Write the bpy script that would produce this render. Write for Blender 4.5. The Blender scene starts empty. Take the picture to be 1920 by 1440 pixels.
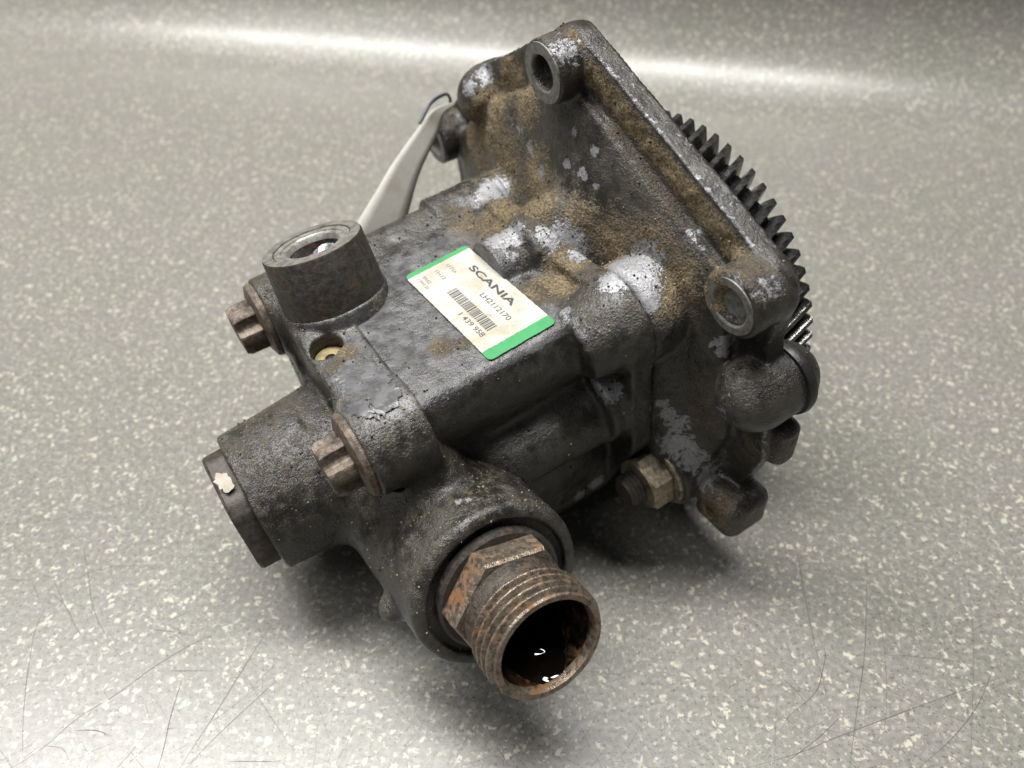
import bpy, bmesh, math, random
import numpy as np
from mathutils import Matrix, Vector, Quaternion

scene = bpy.context.scene
C = scene.collection
random.seed(7); rng = np.random.default_rng(11)
R = math.radians
MM = 0.001

# ---------------------------------------------------------------- camera, world, lamps, exposure
PITCH = R(45.0)
CAM_H = 0.2693
cam_d = bpy.data.cameras.new('camera'); cam = bpy.data.objects.new('camera', cam_d); C.objects.link(cam)
cam.location = (0, 0, CAM_H); cam.rotation_euler = (R(90) - PITCH, 0, 0)
cam_d.sensor_width = 36; cam_d.lens = 27.04; cam_d.clip_start = 0.01; cam_d.clip_end = 20
cam_d.dof.use_dof = True; cam_d.dof.focus_distance = 0.236; cam_d.dof.aperture_fstop = 10.0
scene.camera = cam

world = bpy.data.worlds.new('World'); scene.world = world; world.use_nodes = True
bg = world.node_tree.nodes['Background']; bg.inputs[0].default_value = (0.93, 0.97, 1.0, 1); bg.inputs[1].default_value = 0.062

def area(name, loc, target, sx, sy, power, col, spin=0.0):
    d = bpy.data.lights.new(name, 'AREA'); d.shape = 'RECTANGLE'; d.size = sx; d.size_y = sy; d.energy = power; d.color = col
    o = bpy.data.objects.new(name, d); C.objects.link(o); o.location = loc
    o.rotation_euler = (0, 0, spin) if target is None else (Vector(target) - Vector(loc)).to_track_quat('-Z', 'Y').to_euler()
    return o
area('area_lamp', (-0.42, 0.46, 1.75), None, 2.0, 0.26, 80.0, (1.0, 0.985, 0.95), R(-11))  # ceiling lamp over the worktop
area('area_lamp', (-0.95, -0.25, 1.45), (0.0, 0.25, 0.0), 1.2, 0.5, 10.0, (1.0, 0.98, 0.96))  # added fill light to brighten the neck and front faces

cy = scene.cycles; cy.max_bounces = 5; cy.diffuse_bounces = 3; cy.glossy_bounces = 3; cy.caustics_reflective = False; cy.caustics_refractive = False
scene.view_settings.view_transform = 'Standard'; scene.view_settings.look = 'None'
scene.view_settings.exposure = 0.0; scene.view_settings.gamma = 1.0; scene.view_settings.use_curve_mapping = False

# ---------------------------------------------------------------- pump frame: a along the shaft (to the gear), b across, c up
e1 = Vector((0.83397081, 0.46220069, -0.30143523)); L2 = Vector((0.54251798, -0.58696299, 0.60095648)); L3 = Vector((-0.10083117, 0.6647142, 0.74026219))
ORG = Vector((-10.402, 26.006, -250.0))
sp, cp = math.sin(PITCH), math.cos(PITCH)
def c2w(v): return Vector((v.x, v.y*sp - v.z*cp, v.y*cp + v.z*sp))
A0, B0, C0 = 20.0, -17.0, -105.0
ORIGIN_W = c2w((ORG + e1*A0 + L2*B0 + L3*C0)*MM) + Vector((0, 0, CAM_H))
PM = Matrix.Identity(4)
for j, v in enumerate((c2w(L2), c2w(e1), c2w(L3))):
    for i in range(3): PM[i][j] = v[i]
PM.translation = ORIGIN_W
def V(a, b, c): return Vector(((b-B0)*MM, (a-A0)*MM, (c-C0)*MM))
def D(a, b, c): return Vector((b, a, c)).normalized()
S = (-17.0, -53.0)            # shaft centre in (b, c)

# ---------------------------------------------------------------- material helper
class NT:
    def __init__(s, name):
        s.m = bpy.data.materials.new(name); s.m.use_nodes = True; s.t = s.m.node_tree
        s.b = s.t.nodes['Principled BSDF']; s.co = s.t.nodes.new('ShaderNodeTexCoord').outputs['Object']
    def put(s, sock, v):
        if isinstance(v, bpy.types.NodeSocket): s.t.links.new(v, sock)
        elif isinstance(v, (int, float)): 
            try: sock.default_value = v
            except (TypeError, ValueError): sock.default_value = (v, v, v) if len(sock.default_value) == 3 else (v, v, v, 1)
        else: sock.default_value = tuple(v) + ((1,) if len(sock.default_value) == 4 and len(v) == 3 else ())
    def math(s, op, a, b=0.0, c=0.0, clamp=False):
        n = s.t.nodes.new('ShaderNodeMath'); n.operation = op; n.use_clamp = clamp
        for i, x in enumerate((a, b, c)): s.put(n.inputs[i], x)
        return n.outputs[0]
    def noise(s, scale, detail=4, rough=0.55, dist=0.0, vec=None, sx=None):
        n = s.t.nodes.new('ShaderNodeTexNoise'); v = vec or s.co
        if sx: v = s.mapping(v, sx)
        s.t.links.new(v, n.inputs['Vector']); n.inputs['Scale'].default_value = scale*1000
        n.inputs['Detail'].default_value = detail; n.inputs['Roughness'].default_value = rough; n.inputs['Distortion'].default_value = dist
        return n.outputs['Fac']
    def voro(s, scale, feature='F1', out='Distance', rnd=1.0, vec=None):
        n = s.t.nodes.new('ShaderNodeTexVoronoi'); n.feature = feature; s.t.links.new(vec or s.co, n.inputs['Vector'])
        n.inputs['Scale'].default_value = scale*1000; n.inputs['Randomness'].default_value = rnd
        return n.outputs[out]
    def mapping(s, v, sc, rot=(0, 0, 0)):
        n = s.t.nodes.new('ShaderNodeMapping'); s.t.links.new(v, n.inputs['Vector']); n.inputs['Scale'].default_value = sc; n.inputs['Rotation'].default_value = rot
        return n.outputs[0]
    def sm(s, x, lo, hi):                                    # smoothstep
        n = s.t.nodes.new('ShaderNodeMapRange'); n.interpolation_type = 'SMOOTHSTEP'; s.put(n.inputs['Value'], x)
        n.inputs['From Min'].default_value = lo; n.inputs['From Max'].default_value = hi
        return n.outputs[0]
    def mix(s, f, a, b):
        n = s.t.nodes.new('ShaderNodeMix'); n.data_type = 'RGBA'; s.put(n.inputs['Factor'], f)
        ia = [i for i in n.inputs if i.name == 'A' and i.type == 'RGBA'][0]; ib = [i for i in n.inputs if i.name == 'B' and i.type == 'RGBA'][0]
        s.put(ia, a); s.put(ib, b); return [o for o in n.outputs if o.type == 'RGBA'][0]
    def fmix(s, f, a, b): return s.math('ADD', s.math('MULTIPLY', s.math('SUBTRACT', 1.0, f), a), s.math('MULTIPLY', f, b))
    def attr(s, name):
        n = s.t.nodes.new('ShaderNodeAttribute'); n.attribute_name = name; return n.outputs['Fac']
    def bump(s, h, dist, strength=1.0, nrm=None):
        n = s.t.nodes.new('ShaderNodeBump'); s.put(n.inputs['Height'], h); n.inputs['Distance'].default_value = dist*MM; n.inputs['Strength'].default_value = strength
        if nrm: s.t.links.new(nrm, n.inputs['Normal'])
        return n.outputs[0]
    def fin(s, col, rough, metal=0.0, nrm=None, spec=None, coat_sheen=None):
        s.put(s.b.inputs['Base Color'], col); s.put(s.b.inputs['Roughness'], rough); s.put(s.b.inputs['Metallic'], metal)
        if nrm: s.t.links.new(nrm, s.b.inputs['Normal'])
        if spec is not None: s.put(s.b.inputs['Specular IOR Level'], spec)
        if coat_sheen is not None: s.put(s.b.inputs['Coat Weight'], coat_sheen)
        return s.m

def mat_cast(name, paint_lo=(0.011, 0.0103, 0.0098), paint_hi=(0.056, 0.052, 0.047), spare=0.0):
    t = NT(name)
    big = t.noise(0.05, 2); mid = t.noise(0.24, 4, 0.62); fine = t.noise(1.2, 3, 0.65); vf = t.noise(3.2, 1, 0.6)
    paint = t.mix(t.sm(t.math('ADD', t.math('MULTIPLY', big, 0.5), t.math('MULTIPLY', mid, 0.6)), 0.42, 0.72), paint_lo, paint_hi)
    # fine grime and grains lodged in the rough casting
    grime = t.sm(t.math('ADD', t.math('MULTIPLY', fine, 0.6), t.math('MULTIPLY', mid, 0.55)), 0.56, 0.74)
    paint = t.mix(t.math('MULTIPLY', grime, 0.6), paint, (0.042, 0.036, 0.029))
    grain = t.sm(vf, 0.66, 0.70); paint = t.mix(t.math('MULTIPLY', grain, 0.55), paint, (0.21, 0.17, 0.11))
    pits = t.sm(t.noise(1.9, 1), 0.70, 0.74); paint = t.mix(t.math('MULTIPLY', pits, 0.7), paint, (0.012, 0.011, 0.011))
    ct = t.sm(t.math('ADD', t.attr('coat_sheen'), t.math('MULTIPLY', t.math('SUBTRACT', t.noise(0.35, 4, 0.65), 0.5), 0.9)), 0.42, 0.50)
    paint = t.mix(t.math('MULTIPLY', ct, t.fmix(grime, 0.95, 0.6)), paint, t.mix(t.sm(mid, 0.35, 0.65), (0.050, 0.049, 0.050), (0.112, 0.110, 0.112)))  # pale grey topcoat with lamp sheen put into its tone
    film = t.math('MULTIPLY', t.sm(t.math('ADD', t.math('MULTIPLY', t.attr('dust'), 0.8), t.math('MULTIPLY', t.math('ADD', big, fine), 0.5)), 0.62, 1.1), 0.42)
    paint = t.mix(film, paint, (0.095, 0.076, 0.054))
    # bare metal where paint has flaked
    ba = t.math('ADD', t.attr('bare'), t.math('MULTIPLY', t.math('SUBTRACT', t.noise(0.42, 5, 0.72), 0.5), 1.35))
    bare = t.math('MULTIPLY', t.sm(ba, 0.47, 0.56), t.fmix(t.sm(fine, 0.52, 0.62), 1.0, t.sm(ba, 0.55, 0.85))); rim = t.math('SUBTRACT', t.sm(ba, 0.43, 0.48), t.sm(ba, 0.47, 0.56))
    metal_c = t.mix(t.sm(fine, 0.3, 0.7), (0.20, 0.20, 0.21), (0.40, 0.40, 0.418))
    metal_c = t.mix(t.math('MULTIPLY', t.sm(fine, 0.60, 0.66), 0.8), metal_c, (0.07, 0.066, 0.064))
    col = t.mix(bare, paint, metal_c); col = t.mix(t.math('MULTIPLY', rim, 0.5, clamp=True), col, (0.02, 0.02, 0.02))
    # tan road dust
    da = t.math('ADD', t.math('MULTIPLY', t.attr('dust'), t.math('SUBTRACT', 1.0, t.math('MULTIPLY', bare, 0.75))), t.math('MULTIPLY', t.math('SUBTRACT', t.math('ADD', t.math('MULTIPLY', mid, 0.5), t.math('MULTIPLY', fine, 0.5)), 0.5), 1.35))
    dust = t.sm(da, 0.28, 0.74)
    dust_c = t.mix(t.sm(fine, 0.3, 0.7), (0.090, 0.070, 0.044), (0.285, 0.228, 0.148))
    col = t.mix(t.math('MULTIPLY', dust, 0.95), col, dust_c)
    # oil film
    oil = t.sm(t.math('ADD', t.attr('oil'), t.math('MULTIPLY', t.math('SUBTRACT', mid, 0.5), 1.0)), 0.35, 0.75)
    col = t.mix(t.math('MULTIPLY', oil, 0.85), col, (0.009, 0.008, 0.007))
    rough = t.fmix(bare, t.math('ADD', 0.23, t.math('MULTIPLY', mid, 0.32)), 0.47)
    rough = t.fmix(dust, rough, 0.95); rough = t.fmix(oil, rough, t.math('ADD', 0.22, t.math('MULTIPLY', fine, 0.4)))
    metal = t.math('MULTIPLY', t.math('MULTIPLY', bare, 0.38), t.math('SUBTRACT', 1.0, dust))
    h = t.math('ADD', t.math('MULTIPLY', mid, 0.9), t.math('MULTIPLY', fine, 0.40)); h = t.math('SUBTRACT', h, t.math('MULTIPLY', bare, 0.22))
    h = t.math('SUBTRACT', h, t.math('MULTIPLY', pits, 0.12)); h = t.math('ADD', h, t.math('MULTIPLY', ct, 0.30))
    h = t.math('ADD', h, t.math('MULTIPLY', dust, t.math('ADD', 0.1, t.math('MULTIPLY', fine, 1.0))))
    h = t.math('ADD', h, t.math('MULTIPLY', vf, 0.10))
    return t.fin(col, rough, metal, t.bump(t.math('MULTIPLY', h, t.fmix(t.sm(big, 0.36, 0.62), 0.30, 1.0)), 1.0, 1.0), spec=t.fmix(dust, 0.62, 0.08))

def mat_steel(name, c1, c2, rust=(0.16, 0.075, 0.035), rust_amt=0.5, metal=0.75, r0=0.35, bump=0.25, dark=(0.02, 0.018, 0.016), dark_amt=0.5, seed=0.0):
    t = NT(name); t.co = t.mapping(t.co, (1, 1, 1)); t.co.node.inputs['Location'].default_value = (seed*.1, seed*.07, 0)
    n1 = t.noise(0.12, 3, 0.6); n2 = t.noise(0.5, 4, 0.65); n3 = t.noise(1.6, 2)
    col = t.mix(t.sm(n2, 0.3, 0.7), c1, c2)
    ru = t.math('MULTIPLY', t.sm(t.math('ADD', t.math('MULTIPLY', n1, 0.6), t.math('MULTIPLY', n2, 0.4)), 0.66 - 0.3*rust_amt, 0.80 - 0.3*rust_amt), 0.9)
    col = t.mix(ru, col, t.mix(n3, rust, tuple(x*1.8 for x in rust)))
    dk = t.math('MULTIPLY', t.sm(t.noise(0.2, 4, 0.65), 0.64 - 0.25*dark_amt, 0.80 - 0.25*dark_amt), 0.85)
    col = t.mix(dk, col, dark)
    me = t.math('MULTIPLY', t.math('MULTIPLY', t.math('SUBTRACT', 1.0, ru), metal), t.math('SUBTRACT', 1.0, t.math('MULTIPLY', dk, 0.7)))
    ro = t.fmix(ru, t.math('ADD', r0, t.math('MULTIPLY', n2, 0.25)), 0.8)
    h = t.math('ADD', n2, t.math('MULTIPLY', n3, 0.35))
    return t.fin(col, ro, me, t.bump(h, bump, 0.9))

def flat(name, col, rough=0.6, metal=0.0, spec=None):
    t = NT(name); return t.fin(col, rough, metal, spec=spec)

M = {}
M['cast'] = mat_cast('painted_casting')
M['cast_flange'] = mat_cast('dusty_casting', (0.013, 0.0113, 0.0097), (0.054, 0.049, 0.043))
M['bolt'] = mat_steel('browned_bolt_steel', (0.085, 0.068, 0.055), (0.21, 0.17, 0.135), (0.085, 0.055, 0.036), 0.45, 0.55, 0.42, 0.35)
M['nut'] = mat_steel('nut_steel', (0.20, 0.165, 0.11), (0.44, 0.38, 0.28), (0.12, 0.07, 0.03), 0.35, 0.7, 0.33, 0.25, seed=3)
M['fitting'] = mat_steel('rusty_fitting_steel', (0.115, 0.092, 0.072), (0.29, 0.24, 0.185), (0.135, 0.060, 0.022), 0.52, 0.6, 0.17, 0.5, (0.03, 0.024, 0.019), 0.45, seed=5)
M['fitting_dark'] = mat_steel('grimy_fitting_steel', (0.035, 0.030, 0.026), (0.09, 0.075, 0.06), (0.06, 0.032, 0.018), 0.5, 0.3, 0.35, 0.8, seed=8)
M['gear'] = mat_steel('oiled_gear_steel', (0.03, 0.029, 0.028), (0.16, 0.155, 0.15), (0.03, 0.02, 0.014), 0.1, 0.75, 0.03, 0.14, (0.006, 0.006, 0.006), 0.7)
M['machined'] = mat_steel('machined_steel', (0.40, 0.385, 0.355), (0.66, 0.64, 0.60), (0.18, 0.15, 0.11), 0.1, 0.85, 0.26, 0.08, dark_amt=0.1)
M['port'] = mat_steel('dark_port_steel', (0.035, 0.030, 0.026), (0.075, 0.066, 0.056), (0.055, 0.030, 0.018), 0.4, 0.35, 0.42, 0.28, dark_amt=0.4, seed=2)
M['rim'] = mat_steel('grey_rim_steel', (0.17, 0.16, 0.145), (0.30, 0.285, 0.26), (0.11, 0.09, 0.07), 0.2, 0.6, 0.38, 0.1, dark_amt=0.2, seed=4)
M['hole'] = flat('black_bore', (0.006, 0.006, 0.006), 0.5)
_t = NT('black_oil'); M['oil'] = _t.fin((0.004, 0.003, 0.002), 0.03, 0.0, _t.bump(_t.noise(0.12, 1), 2.5, 0.8), spec=0.6)
M['bore'] = mat_steel('oily_bore', (0.014, 0.010, 0.007), (0.05, 0.032, 0.018), (0.10, 0.040, 0.011), 0.55, 0.3, 0.12, 0.3, (0.004, 0.003, 0.003), 0.8, seed=6)
M['silver'] = mat_steel('silver_paste', (0.30, 0.31, 0.33), (0.62, 0.63, 0.66), (0.1, 0.1, 0.1), 0.0, 0.8, 0.25, 0.5, dark_amt=0.35)
M['yellow'] = mat_steel('yellow_plug', (0.20, 0.155, 0.070), (0.32, 0.255, 0.125), (0.10, 0.07, 0.04), 0.35, 0.0, 0.5, 0.2, dark_amt=0.15)
M['rubber'] = mat_steel('black_seal', (0.010, 0.010, 0.010), (0.022, 0.022, 0.022), (0.02, 0.018, 0.015), 0.1, 0.0, 0.3, 0.2)
def mat_label(name, col, dirt):
    t = NT(name); n = t.noise(0.10, 4); n2 = t.noise(1.4, 3)
    c = t.mix(t.math('MULTIPLY', t.sm(n, 0.40, 0.70), dirt), col, tuple(x*y for x, y in zip(col, (0.70, 0.62, 0.48))))
    c = t.mix(t.math('MULTIPLY', t.sm(n2, 0.60, 0.68), 0.45*dirt + 0.12), c, (0.16, 0.12, 0.08))
    c = t.mix(t.math('MULTIPLY', t.sm(t.noise(0.22, 3), 0.66, 0.72), 0.6*dirt), c, (0.20, 0.14, 0.07))
    return t.fin(c, 0.5, 0.0, t.bump(t.noise(0.3, 3), 0.15, 0.5))
M['label'] = mat_label('cream_label_film', (0.46, 0.452, 0.412), 0.7)
M['green'] = mat_label('green_label_band', (0.040, 0.275, 0.095), 0.6)
M['primer'] = mat_label('white_primer', (0.34, 0.31, 0.26), 1.0)
M['bush'] = mat_steel('worn_bush_steel', (0.12, 0.118, 0.11), (0.24, 0.235, 0.215), (0.08, 0.06, 0.04), 0.3, 0.4, 0.42, 0.25, dark_amt=0.3, seed=9)
M['ink'] = flat('black_print', (0.045, 0.045, 0.048), 0.55)
M['ink_faded'] = flat('faded_print', (0.13, 0.125, 0.115), 0.6)
M['ink_grey'] = flat('grey_print', (0.06, 0.06, 0.06), 0.6)
M['paper'] = mat_label('white_tag_paper', (0.33, 0.32, 0.295), 0.4)
M['wire'] = flat('blue_black_wire', (0.03, 0.035, 0.05), 0.4)
M['scratch'] = flat('scratch_grime', (0.075, 0.066, 0.058), 0.6)

# ---------------------------------------------------------------- object helpers
def link(o, parent=None):
    C.objects.link(o)
    if parent: o.parent = parent
    return o
def mesh_obj(name, verts, faces, mat, parent=None, smooth=True, angle=None):
    me = bpy.data.meshes.new(name); me.from_pydata([tuple(v) for v in verts], [], faces); me.update()
    if mat: me.materials.append(mat)
    if smooth:
        me.shade_smooth()
        if angle: me.set_sharp_from_angle(angle=R(angle))
    return link(bpy.data.objects.new(name, me), parent)
def bm_obj(name, bm, mat, parent=None, angle=35):
    bmesh.ops.recalc_face_normals(bm, faces=bm.faces)
    me = bpy.data.meshes.new(name); bm.to_mesh(me); bm.free(); me.materials.append(mat); me.shade_smooth(); me.set_sharp_from_angle(angle=R(angle))
    return link(bpy.data.objects.new(name, me), parent)
def put(o, abc, d, roll=0.0):
    o.location = V(*abc); q = D(*d).to_track_quat('Z', 'Y'); o.rotation_mode = 'QUATERNION'; o.rotation_quaternion = q @ Quaternion((0, 0, 1), roll)
    return o
def lathe(name, prof, mat, parent, seg=64, star=None, angle=30, closed=False, jitter=0.0):
    """profile of (radius, z) in mm turned about local Z; star(theta, i) scales the radius"""
    vs, fs = [], []
    for i, (r, z) in enumerate(prof):
        for k in range(seg):
            th = 2*math.pi*k/seg; q = r*(star(th, i) if star else 1.0)
            vs.append((q*math.cos(th)*MM, q*math.sin(th)*MM, z*MM))
    n = len(prof)
    for i in range(n - 1):
        for k in range(seg):
            k2 = (k+1) % seg; fs.append((i*seg+k, i*seg+k2, (i+1)*seg+k2, (i+1)*seg+k))
    if prof[0][0] > 1e-6 and not closed: fs.append(tuple(range(seg))[::-1])
    if prof[-1][0] > 1e-6 and not closed: fs.append(tuple((n-1)*seg+k for k in range(seg)))
    bm = bmesh.new(); bv = [bm.verts.new(v) for v in vs]
    for f in fs:
        try: bm.faces.new([bv[i] for i in f])
        except ValueError: pass
    bmesh.ops.remove_doubles(bm, verts=bm.verts, dist=1e-7)
    return bm_obj(name, bm, mat, parent, angle)

# ---------------------------------------------------------------- signed-distance castings
def smin(x, y, k):
    h = np.clip(0.5 + 0.5*(y - x)/k, 0, 1); return y + (x - y)*h - k*h*(1 - h)
def smax(x, y, k): return -smin(-x, -y, k)
def box(p, lo, hi, r):
    lo = np.array(lo, np.float32); hi = np.array(hi, np.float32); c = (lo+hi)/2; h = (hi-lo)/2 - r
    q = [np.abs(p[i]-c[i]) - h[i] for i in range(3)]
    out = np.sqrt(sum(np.maximum(x, 0)**2 for x in q)); return out + np.minimum(np.maximum(np.maximum(q[0], q[1]), q[2]), 0) - r
def cyl(p, base, d, L, r, rnd=1.0, r2=None):
    d = np.array(d, np.float32); d = d/np.linalg.norm(d); v = [p[i]-base[i] for i in range(3)]
    z = sum(v[i]*d[i] for i in range(3)); rr = np.sqrt(np.maximum(sum(x*x for x in v) - z*z, 1e-6))
    rad = r if r2 is None else r + (r2-r)*np.clip(z/L, 0, 1)
    dx = rr - rad + rnd; dz = np.abs(z - L/2) - L/2 + rnd
    return np.sqrt(np.maximum(dx, 0)**2 + np.maximum(dz, 0)**2) + np.minimum(np.maximum(dx, dz), 0) - rnd
def cap(p, s, e, r, r2=None):
    s = np.array(s, np.float32); e = np.array(e, np.float32); w = e-s; L2_ = float(w@w)
    t = np.clip(sum((p[i]-s[i])*w[i] for i in range(3))/L2_, 0, 1)
    rad = r if r2 is None else r + (r2-r)*t
    return np.sqrt(sum((p[i]-s[i]-w[i]*t)**2 for i in range(3)) + 1e-6) - rad
def sph(p, c, r): return np.sqrt(sum((p[i]-c[i])**2 for i in range(3)) + 1e-6) - r
def poly2(x, y, pts):
    """signed distance to a closed polygon (iq)"""
    d = (x-pts[0][0])**2 + (y-pts[0][1])**2; s = np.ones_like(x); n = len(pts); j = n-1
    for i in range(n):
        ex, ey = pts[j][0]-pts[i][0], pts[j][1]-pts[i][1]; wx, wy = x-pts[i][0], y-pts[i][1]
        t = np.clip((wx*ex + wy*ey)/(ex*ex+ey*ey), 0, 1); d = np.minimum(d, (wx-ex*t)**2 + (wy-ey*t)**2)
        c1 = y >= pts[i][1]; c2 = y < pts[j][1]; c3 = ex*wy > ey*wx
        flip = (c1 & c2 & c3) | (~c1 & ~c2 & ~c3); s = np.where(flip, -s, s); j = i
    return s*np.sqrt(d)
def slab(p, d2, a0, a1, r=1.0):
    """2-D field d2 extruded along a with rounded edges"""
    dz = np.abs(p[0]-(a0+a1)/2) - (a1-a0)/2 + r; dx = d2 + r
    return np.sqrt(np.maximum(dx, 0)**2 + np.maximum(dz, 0)**2) + np.minimum(np.maximum(dx, dz), 0) - r

def surface_nets(fn, lo, hi, h):
    ax = [np.arange(lo[i], hi[i]+h, h, dtype=np.float32) for i in range(3)]
    P = np.meshgrid(*ax, indexing='ij'); F = fn(P).astype(np.float32); sg = F < 0
    nx, ny, nz = F.shape
    cnt = np.zeros((nx-1, ny-1, nz-1), np.float32); acc = [np.zeros_like(cnt) for _ in range(3)]
    offs = [(0,0,0),(1,0,0),(0,1,0),(1,1,0),(0,0,1),(1,0,1),(0,1,1),(1,1,1)]
    sl = lambda o: (slice(o[0], nx-1+o[0]), slice(o[1], ny-1+o[1]), slice(o[2], nz-1+o[2]))
    for i in range(8):
        for j in range(i+1, 8):
            o1, o2 = offs[i], offs[j]
            if sum(abs(o1[k]-o2[k]) for k in range(3)) != 1: continue
            f1, f2 = F[sl(o1)], F[sl(o2)]; cr = (f1 < 0) != (f2 < 0)
            t = np.where(cr, f1/np.where(cr, f1-f2, 1), 0)
            cnt += cr
            for k in range(3): acc[k] += np.where(cr, o1[k] + t*(o2[k]-o1[k]), 0)
    act = cnt > 0; idx = -np.ones(act.shape, np.int64); ii = np.argwhere(act); idx[act] = np.arange(len(ii))
    v = np.stack([lo[k] + h*(ii[:, k] + acc[k][act]/cnt[act]) for k in range(3)], 1)
    quads = []
    for axis in range(3):
        u, w = [k for k in range(3) if k != axis]
        s0 = [slice(None)]*3; s1 = [slice(None)]*3; s0[axis] = slice(0, -1); s1[axis] = slice(1, None)
        e = np.argwhere(sg[tuple(s0)] != sg[tuple(s1)])
        e = e[(e[:, u] > 0) & (e[:, w] > 0) & (e[:, u] < F.shape[u]-1) & (e[:, w] < F.shape[w]-1)]
        neg = sg[tuple(s0)][e[:, 0], e[:, 1], e[:, 2]]
        def g(du, dw):
            q = e.copy(); q[:, u] -= du; q[:, w] -= dw; return idx[q[:, 0], q[:, 1], q[:, 2]]
        q = np.stack([g(1, 1), g(0, 1), g(0, 0), g(1, 0)], 1)
        if axis == 1: neg = ~neg
        q[~neg] = q[~neg][:, ::-1]; quads.append(q)
    q = np.concatenate(quads); q = q[(q >= 0).all(1)]
    v = v.astype(np.float64)
    for _ in range(3):                                     # settle the vertices on the true surface
        p = [v[:, k] for k in range(3)]; f0 = fn(p); e = 0.15
        gr = np.stack([(fn([p[m] + (e if m == k else 0) for m in range(3)]) - f0)/e for k in range(3)], 1)
        g2 = np.maximum((gr**2).sum(1), 0.05); st = np.clip(f0/g2, -h*0.6, h*0.6)
        v -= gr*st[:, None]*0.8
    return v, q, gr/np.sqrt(g2)[:, None]

def vnoise(v, scale, seed=0):
    """smooth value noise on points (n,3)"""
    r = np.random.default_rng(seed).random((32, 32, 32)); q = v*scale + 100; i = np.floor(q).astype(int); f = q-i; f = f*f*(3-2*f); out = 0
    for dx in (0, 1):
        for dy in (0, 1):
            for dz in (0, 1):
                w = (f[:, 0] if dx else 1-f[:, 0])*(f[:, 1] if dy else 1-f[:, 1])*(f[:, 2] if dz else 1-f[:, 2])
                out = out + w*r[(i[:, 0]+dx) % 32, (i[:, 1]+dy) % 32, (i[:, 2]+dz) % 32]
    return out
def blobs(v, lst):
    f = np.zeros(len(v))
    for (a, b, c, r, w) in lst: f = np.maximum(f, w*np.exp(-(((v-np.array((a, b, c)))**2).sum(1))/(r*r)))
    return f

def casting(name, fn, lo, hi, h, mat, parent, bare=(), dust=(), oil=(), extra=None, wobble=0.22):
    v, q, n = surface_nets(fn, lo, hi, h)
    v = v + n*((vnoise(v, 0.12, 1)-0.5)*wobble*1.6 + (vnoise(v, 0.45, 2)-0.5)*wobble)[:, None]
    att = {'bare': blobs(v, [(a, b, c, r*1.15, w*1.22) for a, b, c, r, w in bare]), 'dust': blobs(v, [(a, b, c, r*1.25, w*1.25) for a, b, c, r, w in dust]), 'oil': blobs(v, oil)}
    if extra: extra(v, n, att)
    dd = np.clip((att['dust']-0.35)/0.6, 0, 1)*np.clip(1-att['bare']*1.4, 0, 1)
    v = v + n*(dd*(0.15 + 1.1*np.clip(vnoise(v, 0.35, 7)*1.3-0.25, 0, 1) + 0.5*(vnoise(v, 0.9, 8)-0.3)))[:, None]
    co = np.stack([(v[:, 1]-B0), (v[:, 0]-A0), (v[:, 2]-C0)], 1)*MM
    me = bpy.data.meshes.new(name); me.vertices.add(len(co)); me.vertices.foreach_set('co', co.astype(np.float32).ravel())
    q = q[:, ::-1]                                          # (a,b,c) -> (b,a,c) flips the winding
    me.loops.add(q.size); me.loops.foreach_set('vertex_index', q.ravel().astype(np.int32))
    me.polygons.add(len(q)); me.polygons.foreach_set('loop_start', np.arange(0, q.size, 4, dtype=np.int32))
    me.update(calc_edges=True); me.validate()
    for k, x in att.items():
        at = me.attributes.new(k, 'FLOAT', 'POINT'); at.data.foreach_set('value', np.clip(x, 0, 1.2).astype(np.float32))
    me.materials.append(mat); me.shade_smooth()
    return link(bpy.data.objects.new(name, me), parent)

# ================================================================ the setting: laminate worktop that curves up into its upstand
def mat_table():
    t = NT('speckled_laminate'); w = t.noise(0.30, 3, 0.6)
    n = t.t.nodes.new('ShaderNodeTexNoise'); t.t.links.new(t.co, n.inputs['Vector']); n.inputs['Scale'].default_value = 300; n.inputs['Detail'].default_value = 3
    va = t.t.nodes.new('ShaderNodeVectorMath'); va.operation = 'MULTIPLY_ADD'; t.t.links.new(n.outputs['Color'], va.inputs[0]); va.inputs[1].default_value = (0.0065,)*3; t.t.links.new(t.co, va.inputs[2])
    base = t.mix(t.sm(t.noise(0.016, 4), 0.38, 0.62), (0.162, 0.160, 0.138), (0.172, 0.163, 0.150))
    base = t.mix(t.math('MULTIPLY', t.sm(t.noise(0.42, 4, 0.6), 0.40, 0.68), 0.6), base, (0.275, 0.268, 0.248))
    fl = t.sm(t.voro(0.262, vec=va.outputs[0]), 0.35, 0.19)                    # cream flecks
    gate = t.sm(t.noise(0.13, 2), 0.36, 0.56); fl = t.math('MULTIPLY', fl, t.fmix(gate, 0.15, 1.0))
    fl2 = t.sm(t.noise(0.45, 2, 0.5), 0.61, 0.68)
    f = t.math('MAXIMUM', fl, t.math('MULTIPLY', fl2, 0.6))
    col = t.mix(t.math('MULTIPLY', f, 0.78), base, (0.49, 0.465, 0.385))
    dk = t.sm(t.noise(0.85, 2, 0.55), 0.60, 0.65); col = t.mix(t.math('MULTIPLY', dk, 0.7), col, (0.060, 0.060, 0.064))
    dk2 = t.sm(t.noise(1.7, 2, 0.55), 0.66, 0.70); col = t.mix(t.math('MULTIPLY', dk2, 0.5), col, (0.10, 0.10, 0.105))
    rst = t.sm(t.noise(0.035, 2), 0.72, 0.78); col = t.mix(t.math('MULTIPLY', rst, 0.12), col, (0.35, 0.2, 0.12))
    ro = t.math('ADD', 0.245, t.math('MULTIPLY', t.noise(0.03, 2), 0.13))
    hb = t.math('ADD', t.noise(0.5, 4), t.math('MULTIPLY', t.noise(2.2, 2), 0.4))
    return t.fin(col, ro, 0.0, t.bump(hb, 0.08, 0.35))
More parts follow.
